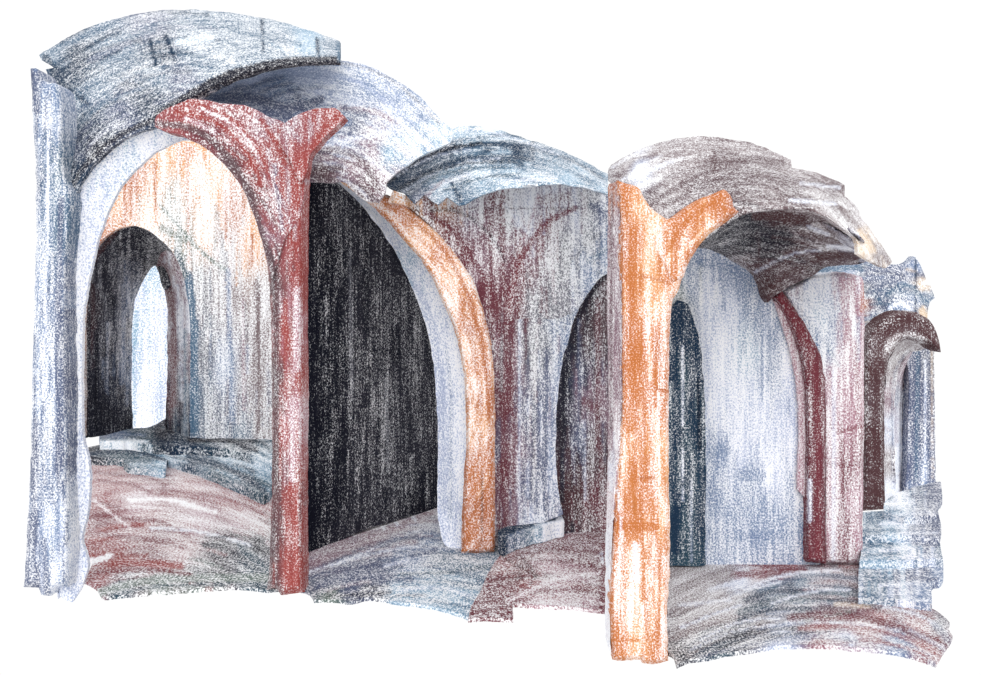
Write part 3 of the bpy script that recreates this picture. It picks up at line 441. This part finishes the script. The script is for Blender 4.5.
pp = thing('pillar', 834, 563, 'pink pillar edged in maroon, right of the pale blue wall', 'pillar', PIL)
part('maroon_band', [(774,297,1),(780,290),(788,300),(801,318),(813,339),(823,366),(826,416),(825,500),(826,564,1),(806,562,1),(806,480),(806,416),(802,366),(790,325)],
    pillow(10.15,.08,4), [(782,300,WINE,.8),(800,330,WINE,.8),(812,370,MAR,.75),(816,430,MAR,.72),(812,500,MAR,.66),(820,500,MAR,.8),(815,555,WINE,.75),(803,345,MAR,.7)],
    [([(780,298),(800,325),(814,365),(818,430),(818,560)],5,WINE,.86,.6),([(810,480),(810,520)],4,LAV,.3,.5)], thick=.25, parent=pp, rough=.5)
part('shaft', [(780,290,1),(800,281),(814,274),(840,272),(862,277,1),(864,300),(864,400),(863,500),(862,565,1),(822,564,1),(822,420),(818,372),(806,340),(792,312)],
    pillow(10.25,.1,5), [(795,288,MAUVE,.4),(810,290,LAV,.25),(825,285,LAV,.25),(845,285,PINK,.62),(858,290,PINK,.55),(805,305,STEEL,.42),(820,320,PALEB,.4),(835,310,STEEL,.3),(850,320,PINK,.42),(815,340,STEEL,.4),(830,345,STEEL,.45),(850,350,PINK,.4),(860,350,PINK,.45),(832,380,PINK,.4),(850,400,PINK,.4),(860,400,PINK,.55),
     (832,430,PINK,.42),(845,430,PINK,.5),(858,440,MAR,.5),(832,480,PINK,.4),(850,470,MAR,.5),(858,490,PINK,.5),(830,530,PINK,.4),(845,530,MAR,.5),(858,540,PINK,.55),(832,558,MAR,.5)],
    [([(785,294),(810,312),(830,350)],3,LAV,.1,.7),([(825,340),(838,365)],4,BLUE,.5,.5),([(845,282),(846,340)],7,PINK,.62,.5),([(838,432),(862,426)],3,WINE,.75,.6),([(856,345),(858,420)],4,WINE,.5,.5),([(830,465),(862,465)],2,MAR,.7,.5),([(842,440),(842,560)],5,MAR,.62,.4),([(834,370),(833,560)],4,LAV,.3,.5),([(865,282),(862,310)],4,RUST,.6,.6),([(805,285),(830,330)],2,LAV,.1,.6)],
    thick=.3, parent=pp, rough=.8)
part('inner_edge', [(774,300,1),(784,308),(794,330),(803,366),(808,416),(808,500,1),(797,490,1),(799,430),(797,390),(790,350),(780,318)],
    const(10.26), [(784,320,PINK,.4),(797,370,PINK,.5),(803,420,PINK,.45),(802,470,PINK,.5)], [([(802,440),(802,495)],5,PINK,.6,.5)], thick=.04, parent=pp)
v5 = thing('vault', 868, 285, 'small blue vault at the right end, patched with beige', 'vault', VAU, Y=13.8)
part('shell', [(797,285,1),(812,272),(829,262),(857,256),(875,261),(889,264,1),(905,263),(914,256,1),(921,266),(926,278,1),(925,286,1),(930,285),(934,298,1),(928,308),(928,345,1),(905,332),(880,340),(863,352,1),(855,320),(850,290),(835,278),(815,277)],
    loft([(797,285),(815,277),(850,290),(860,345),(905,335),(928,345)], 13.3, [(790,280),(829,254),(857,248),(918,246),(942,300)], 14.6, 1.2),
    [(810,278,BLUE,.6),(830,268,BLUE,.66),(850,265,STEEL,.66),(870,275,SLATE,.62),(865,290,GREY,.6),(862,305,RUST,.5),(885,275,SLATE,.6),(900,275,SLATE,.58),(915,270,STEEL,.6),(880,295,BLUE,.62),(900,295,BLUE,.55),(925,300,BLUE,.7),(870,320,STEEL,.55),(885,312,SLATE,.55),(905,305,STEEL,.52),(915,300,STEEL,.55),(920,320,TAN,.62),(923,338,TAN,.66),(872,335,PALEB,.4),(866,345,TAN,.4),(922,285,TAN,.5)],
    [([(916,256),(916,312)],1.6,NAVY,.9,.8),([(880,300),(905,285),(925,300)],5,BLUE,.7,.6),([(803,280),(840,266),(862,270)],5,BLUE,.75,.6),([(890,308),(902,303),(910,309)],5,LAV,.02,.8),([(870,275),(885,300)],8,SLATE,.66,.5),([(870,292),(884,285)],4,SLATE,.7,.5),([(923,310),(926,340)],8,TAN,.7,.7)],
    thick=.2, parent=v5, arc=(880,400), rough=.7)

#################################################################### LAST ARCH
ra = thing('arch', 874, 510, 'small brown-hooped arch at the far right', 'arch', ARC)
part('ring', [(862,511,1),(863,420),(864,350),(868,335),(880,320),(895,312),(911,311),(928,319),(937,334),(941,352,1),(930,346),(918,341),(905,340),(895,348),(888,362),(885,390),(884,430),(885,509,1)],
    pillow(12.95,.12,5), [(872,370,UMB,.85),(874,440,UMB,.85),(874,495,UMB,.88),(885,328,UMB,.8),(905,320,UMB,.85),(925,328,UMB,.82),(936,342,UMB,.88),(866,345,BROWN,.66),(895,345,TAUPE,.5),(912,334,BROWN,.62),(866,400,BROWN,.66),(884,400,BROWN,.6)],
    [([(876,500),(876,400),(880,350),(895,326),(915,322),(932,338)],7,UMB,.95,.6),([(888,350),(900,335),(925,338)],3,TAUPE,.4,.6)], thick=.3, parent=ra, arc=(905,360), rough=.5)
part('inner_ring', [(884,510,1),(884,420),(886,375),(893,352),(904,340),(918,339),(932,346,1),(920,350),(908,354),(900,365),(896,385),(894,430),(896,480),(893,500,1)],
    loft([(884,510),(885,375),(904,340),(932,346)], 13.1, [(893,500),(896,385),(908,354),(920,350)], 13.8),
    [(888,400,MAUVE,.5),(888,460,TAUPE,.45),(888,500,LAV,.2),(895,360,TAUPE,.5),(910,346,TAUPE,.5),(893,430,LAV,.3),(925,347,TAUPE,.3)], [([(893,480),(892,410),(896,370),(908,352)],2.5,SLATE,.62,.6)], thick=.1, parent=ra, arc=(915,380))
part('pale_reveal', [(892,503,1),(892,420),(895,385),(900,364),(908,353),(914,352,1),(910,362),(904,380),(902,420),(902,492,1)],
    loft([(893,503),(893,420),(896,380),(909,353)], 13.8, [(902,492),(902,420),(905,375),(914,352)], 14.6), [(897,420,LAV,.35),(898,470,LAV,.15),(902,370,MAUVE,.5),(897,400,SLATE,.4)], (), thick=.08, parent=ra, mat='soft')
part('dark_slit', [(899,491,1),(900,430),(901,390),(904,372),(909,362),(914,366,1),(911,385),(909,430),(908,491,1)], const(14.65), [(904,380,UMB,.85),(905,430,UMB,.9),(904,480,UMB,.92),(908,370,SLATE,.66)], (), thick=.08, parent=ra)
structure(part('wall_far', [(906,496,1),(908,430),(909,385),(908,360),(914,350),(925,343),(934,344,1),(935,420),(936,489,1),(920,493)], const(14.3),
    [(915,360,SLATE,.66),(930,355,GREY,.66),(914,420,SLATE,.66),(922,420,SLATE,.72),(932,420,SLATE,.62),(912,470,SLATE,.6),(925,475,STEEL,.5),(932,475,SLATE,.6)],
    [([(918,350),(916,480)],4,BLUE,.75,.6),([(925,360),(925,480)],1.6,LAV,.25,.6),([(932,350),(933,480)],2,TAN,.4,.4)], thick=.2), 'narrow blue-grey wall at the far right edge')
rs = thing('stone_steps', 900, 598, 'ragged blue-grey steps climbing at the far right', 'steps', Y=9.9)
STEP = [
 ([(884,512,1),(886,500),(905,490),(925,484),(941,481,1),(942,498),(934,510),(936,515,1),(905,517,1)], .30, [(890,505,PALEB,.4),(900,495,LAV,.1),(915,492,BLUE,.5),(932,492,SLATE,.62),(930,508,SLATE,.5)]),
 ([(863,512,1),(885,510),(893,506),(912,502,1),(913,512),(938,511,1),(941,525),(939,536,1),(905,535),(862,535,1)], .22, [(872,518,BLUE,.6),(895,508,BLUE,.6),(902,515,LAV,.1),(920,520,SLATE,.55),(935,525,SLATE,.62),(890,525,PALEB,.45),(870,530,BLUE,.55)]),
 ([(861,533,1),(895,531),(939,533,1),(941,550),(943,558,1),(905,560),(860,560,1)], .14, [(870,542,BLUE,.55),(890,540,BLUE,.6),(905,548,PALEB,.5),(925,545,SLATE,.55),(938,545,BLUE,.6),(915,552,LAV,.3),(875,552,PALEB,.5)]),
 ([(859,558,1),(900,558),(943,557,1),(943,572),(940,579,1),(931,583),(932,604,1),(900,600),(858,596,1)], .06, [(870,568,BLUE,.6),(890,570,PALEB,.5),(905,575,SLATE,.55),(925,568,SLATE,.6),(938,568,STEEL,.55),(920,590,STEEL,.5),(880,585,BLUE,.5),(900,592,LAV,.35)])]
for i, (ol, z, pg) in enumerate(STEP):
    a, b = min(p[1] for p in ol), max(p[1] for p in ol)
    part('step', ol, ground(z), pg, [([(864,a+3),(884,a+2),(902,a+4)],3,TEAL,.8,.7),([(868,(a+b)/2),(892,(a+b)/2-2)],4,BLUE,.7,.7),([(880,(a+b)/2+5),(912,(a+b)/2+3)],3,LAV,.02,.8),([(912,(a+b)/2-3),(938,(a+b)/2)],4,SLATE,.72,.7),([(902,a+3),(904,b-4)],4,PALEB,.2,.7),([(865,b-5),(900,b-6)],3,BLUE,.72,.6),([(905,a+8),(936,a+7)],3,SLATE,.7,.6),([(900,b-3),(938,b-4)],2,LAV,.15,.7)], thick=.08, down=True, mat='h', parent=rs, rough=.6)
structure(part('floor', [(640,572,1),(700,560),(745,560),(806,562),(865,560,1),(864,584),(890,592),(915,600),(938,612),(950,622,1),(948,628),(953,636,1),(944,650),(935,664,1),(915,656),(890,651),(850,647),(820,645),(780,646),(740,651),(705,657),(688,660),(677,664,1),(674,655,1),(655,645,1),(640,600)],
    ground(0), [(680,580,TAUPE,.5),(700,575,TAUPE,.55),(725,575,TAUPE,.6),(690,600,TAUPE,.5),(715,600,TAUPE,.35),(690,625,TAUPE,.5),(725,615,TAUPE,.45),(680,650,CHAR,.55),(705,645,NAVY,.55),(740,585,LAV,.25),(745,600,GREY,.4),(760,572,BRICK,.6),(790,568,BRICK,.5),(770,590,BLUE,.55),(800,580,BLUE,.6),(830,575,MAR,.55),(855,580,MAR,.5),(760,605,NAVY,.66),(800,600,BLUE,.6),(840,595,BLUE,.6),
     (870,600,MAR,.6),(900,605,MAR,.5),(760,625,BROWN,.5),(800,618,UMB,.66),(840,615,MAR,.62),(880,618,BRICK,.55),(920,625,BRICK,.6),(940,625,GREY,.55),(740,635,CHAR,.6),(780,635,STEEL,.55),(820,632,BRICK,.5),(860,632,BRICK,.45),(900,638,STEEL,.5),(925,648,BRICK,.5),(945,640,MAR,.6),(720,650,TEAL,.55),(780,642,LAV,.4),(850,642,LAV,.4),(900,648,STEEL,.5)],
    [([(716,561),(750,563),(790,568)],6,WINE,.8,.8),([(733,574),(760,574),(805,570)],6,WINE,.8,.8),([(760,590),(800,578),(850,578),(900,592)],6,BLUE,.72,.6),([(740,612),(780,600),(840,592),(900,602)],8,TEAL,.72,.6),([(790,618),(830,614),(880,622),(930,640)],7,MAR,.78,.7),([(680,656),(720,640),(770,630),(800,628)],4,CHAR,.72,.6),([(850,600),(890,606),(930,618)],7,MAR,.72,.6),
     ([(800,628),(850,626),(900,636),(935,652)],5,BRICK,.7,.6),([(700,650),(760,636),(830,632)],3,NAVY,.7,.6),([(745,590),(780,582)],4,LAV,.02,.7),([(710,590),(745,580)],5,LAV,.15,.5),([(800,622),(850,612)],2,OLIVE,.6,.6),([(790,586),(795,598)],10,NAVY,.72,.5),([(830,566),(870,576),(905,590)],4,BROWN,.66,.6),([(672,572),(690,571),(730,575)],12,TAUPE,.6,.5),([(680,605),(730,600)],4,LAV,.12,.6),
     ([(835,604),(870,606)],4,TAN,.4,.5),([(752,586),(790,574),(840,570)],3,LAV,.04,.9),([(770,604),(810,592),(850,590)],2.5,LAV,.1,.8),([(745,600),(770,592),(800,590)],5,NAVY,.75,.7),([(738,620),(770,610),(810,608)],4,NAVY,.7,.7),([(850,585),(885,592),(915,604)],3,UMB,.75,.7),
     ([(815,620),(860,618),(900,626),(938,645)],4,WINE,.72,.7),([(700,640),(740,622),(780,618)],2.5,LAV,.08,.8),([(680,628),(720,612),(740,606)],3,LAV,.1,.8),([(672,640),(700,628),(735,618)],6,TAUPE,.62,.6),([(700,657),(760,642),(820,638),(870,642)],3,SLATE,.6,.6),([(860,640),(900,646),(930,658)],3,BRICK,.7,.7),
     ([(880,606),(915,614),(940,628)],3,LAV,.1,.8),([(800,600),(845,600),(880,608)],3,TEAL,.75,.6),([(840,566),(862,566)],4,BRICK,.7,.7),([(930,640),(950,636)],5,WINE,.75,.7),([(690,650),(740,630),(820,622),(900,630)],2,LAV,.15,.6),([(935,625),(948,640)],8,SLATE,.55,.6),([(910,630),(944,648)],4,LAV,.12,.5)],
    thick=.03, down=True, mat='h', arc=(810,860), rough=.7), 'blue, maroon and taupe floor at the right front')

#################################################################### LIGHT AND CAMERA
wd = bpy.data.worlds.new('white_sky'); bpy.context.scene.world = wd; wd.use_nodes = True
wd.node_tree.nodes['Background'].inputs[0].default_value = (1, 1, 1, 1)
wd.node_tree.nodes['Background'].inputs[1].default_value = .96
sl = bpy.data.lights.new('soft_daylight', 'SUN'); sl.energy = 1.7; sl.angle = math.radians(50)
so = bpy.data.objects.new('soft_daylight', sl); C.objects.link(so); so.location = (2, -3, 9)
so.rotation_euler = (math.radians(60), 0, math.radians(0))
cd = bpy.data.cameras.new('camera'); cam = bpy.data.objects.new('camera', cd); C.objects.link(cam)
cam.location = (0, 0, EYE); cam.rotation_euler = (math.pi / 2, 0, 0)
cd.sensor_fit = 'HORIZONTAL'; cd.sensor_width = 36; cd.lens = F * 36 / W; cd.shift_y = -(H / 2 - HOR) / W
bpy.context.scene.camera = cam
vs_ = bpy.context.scene.view_settings
bpy.context.scene.display_settings.display_device = 'sRGB'
vs_.view_transform = 'Standard'; vs_.look = 'None'; vs_.gamma = 1; vs_.use_curve_mapping = False; vs_.exposure = .1
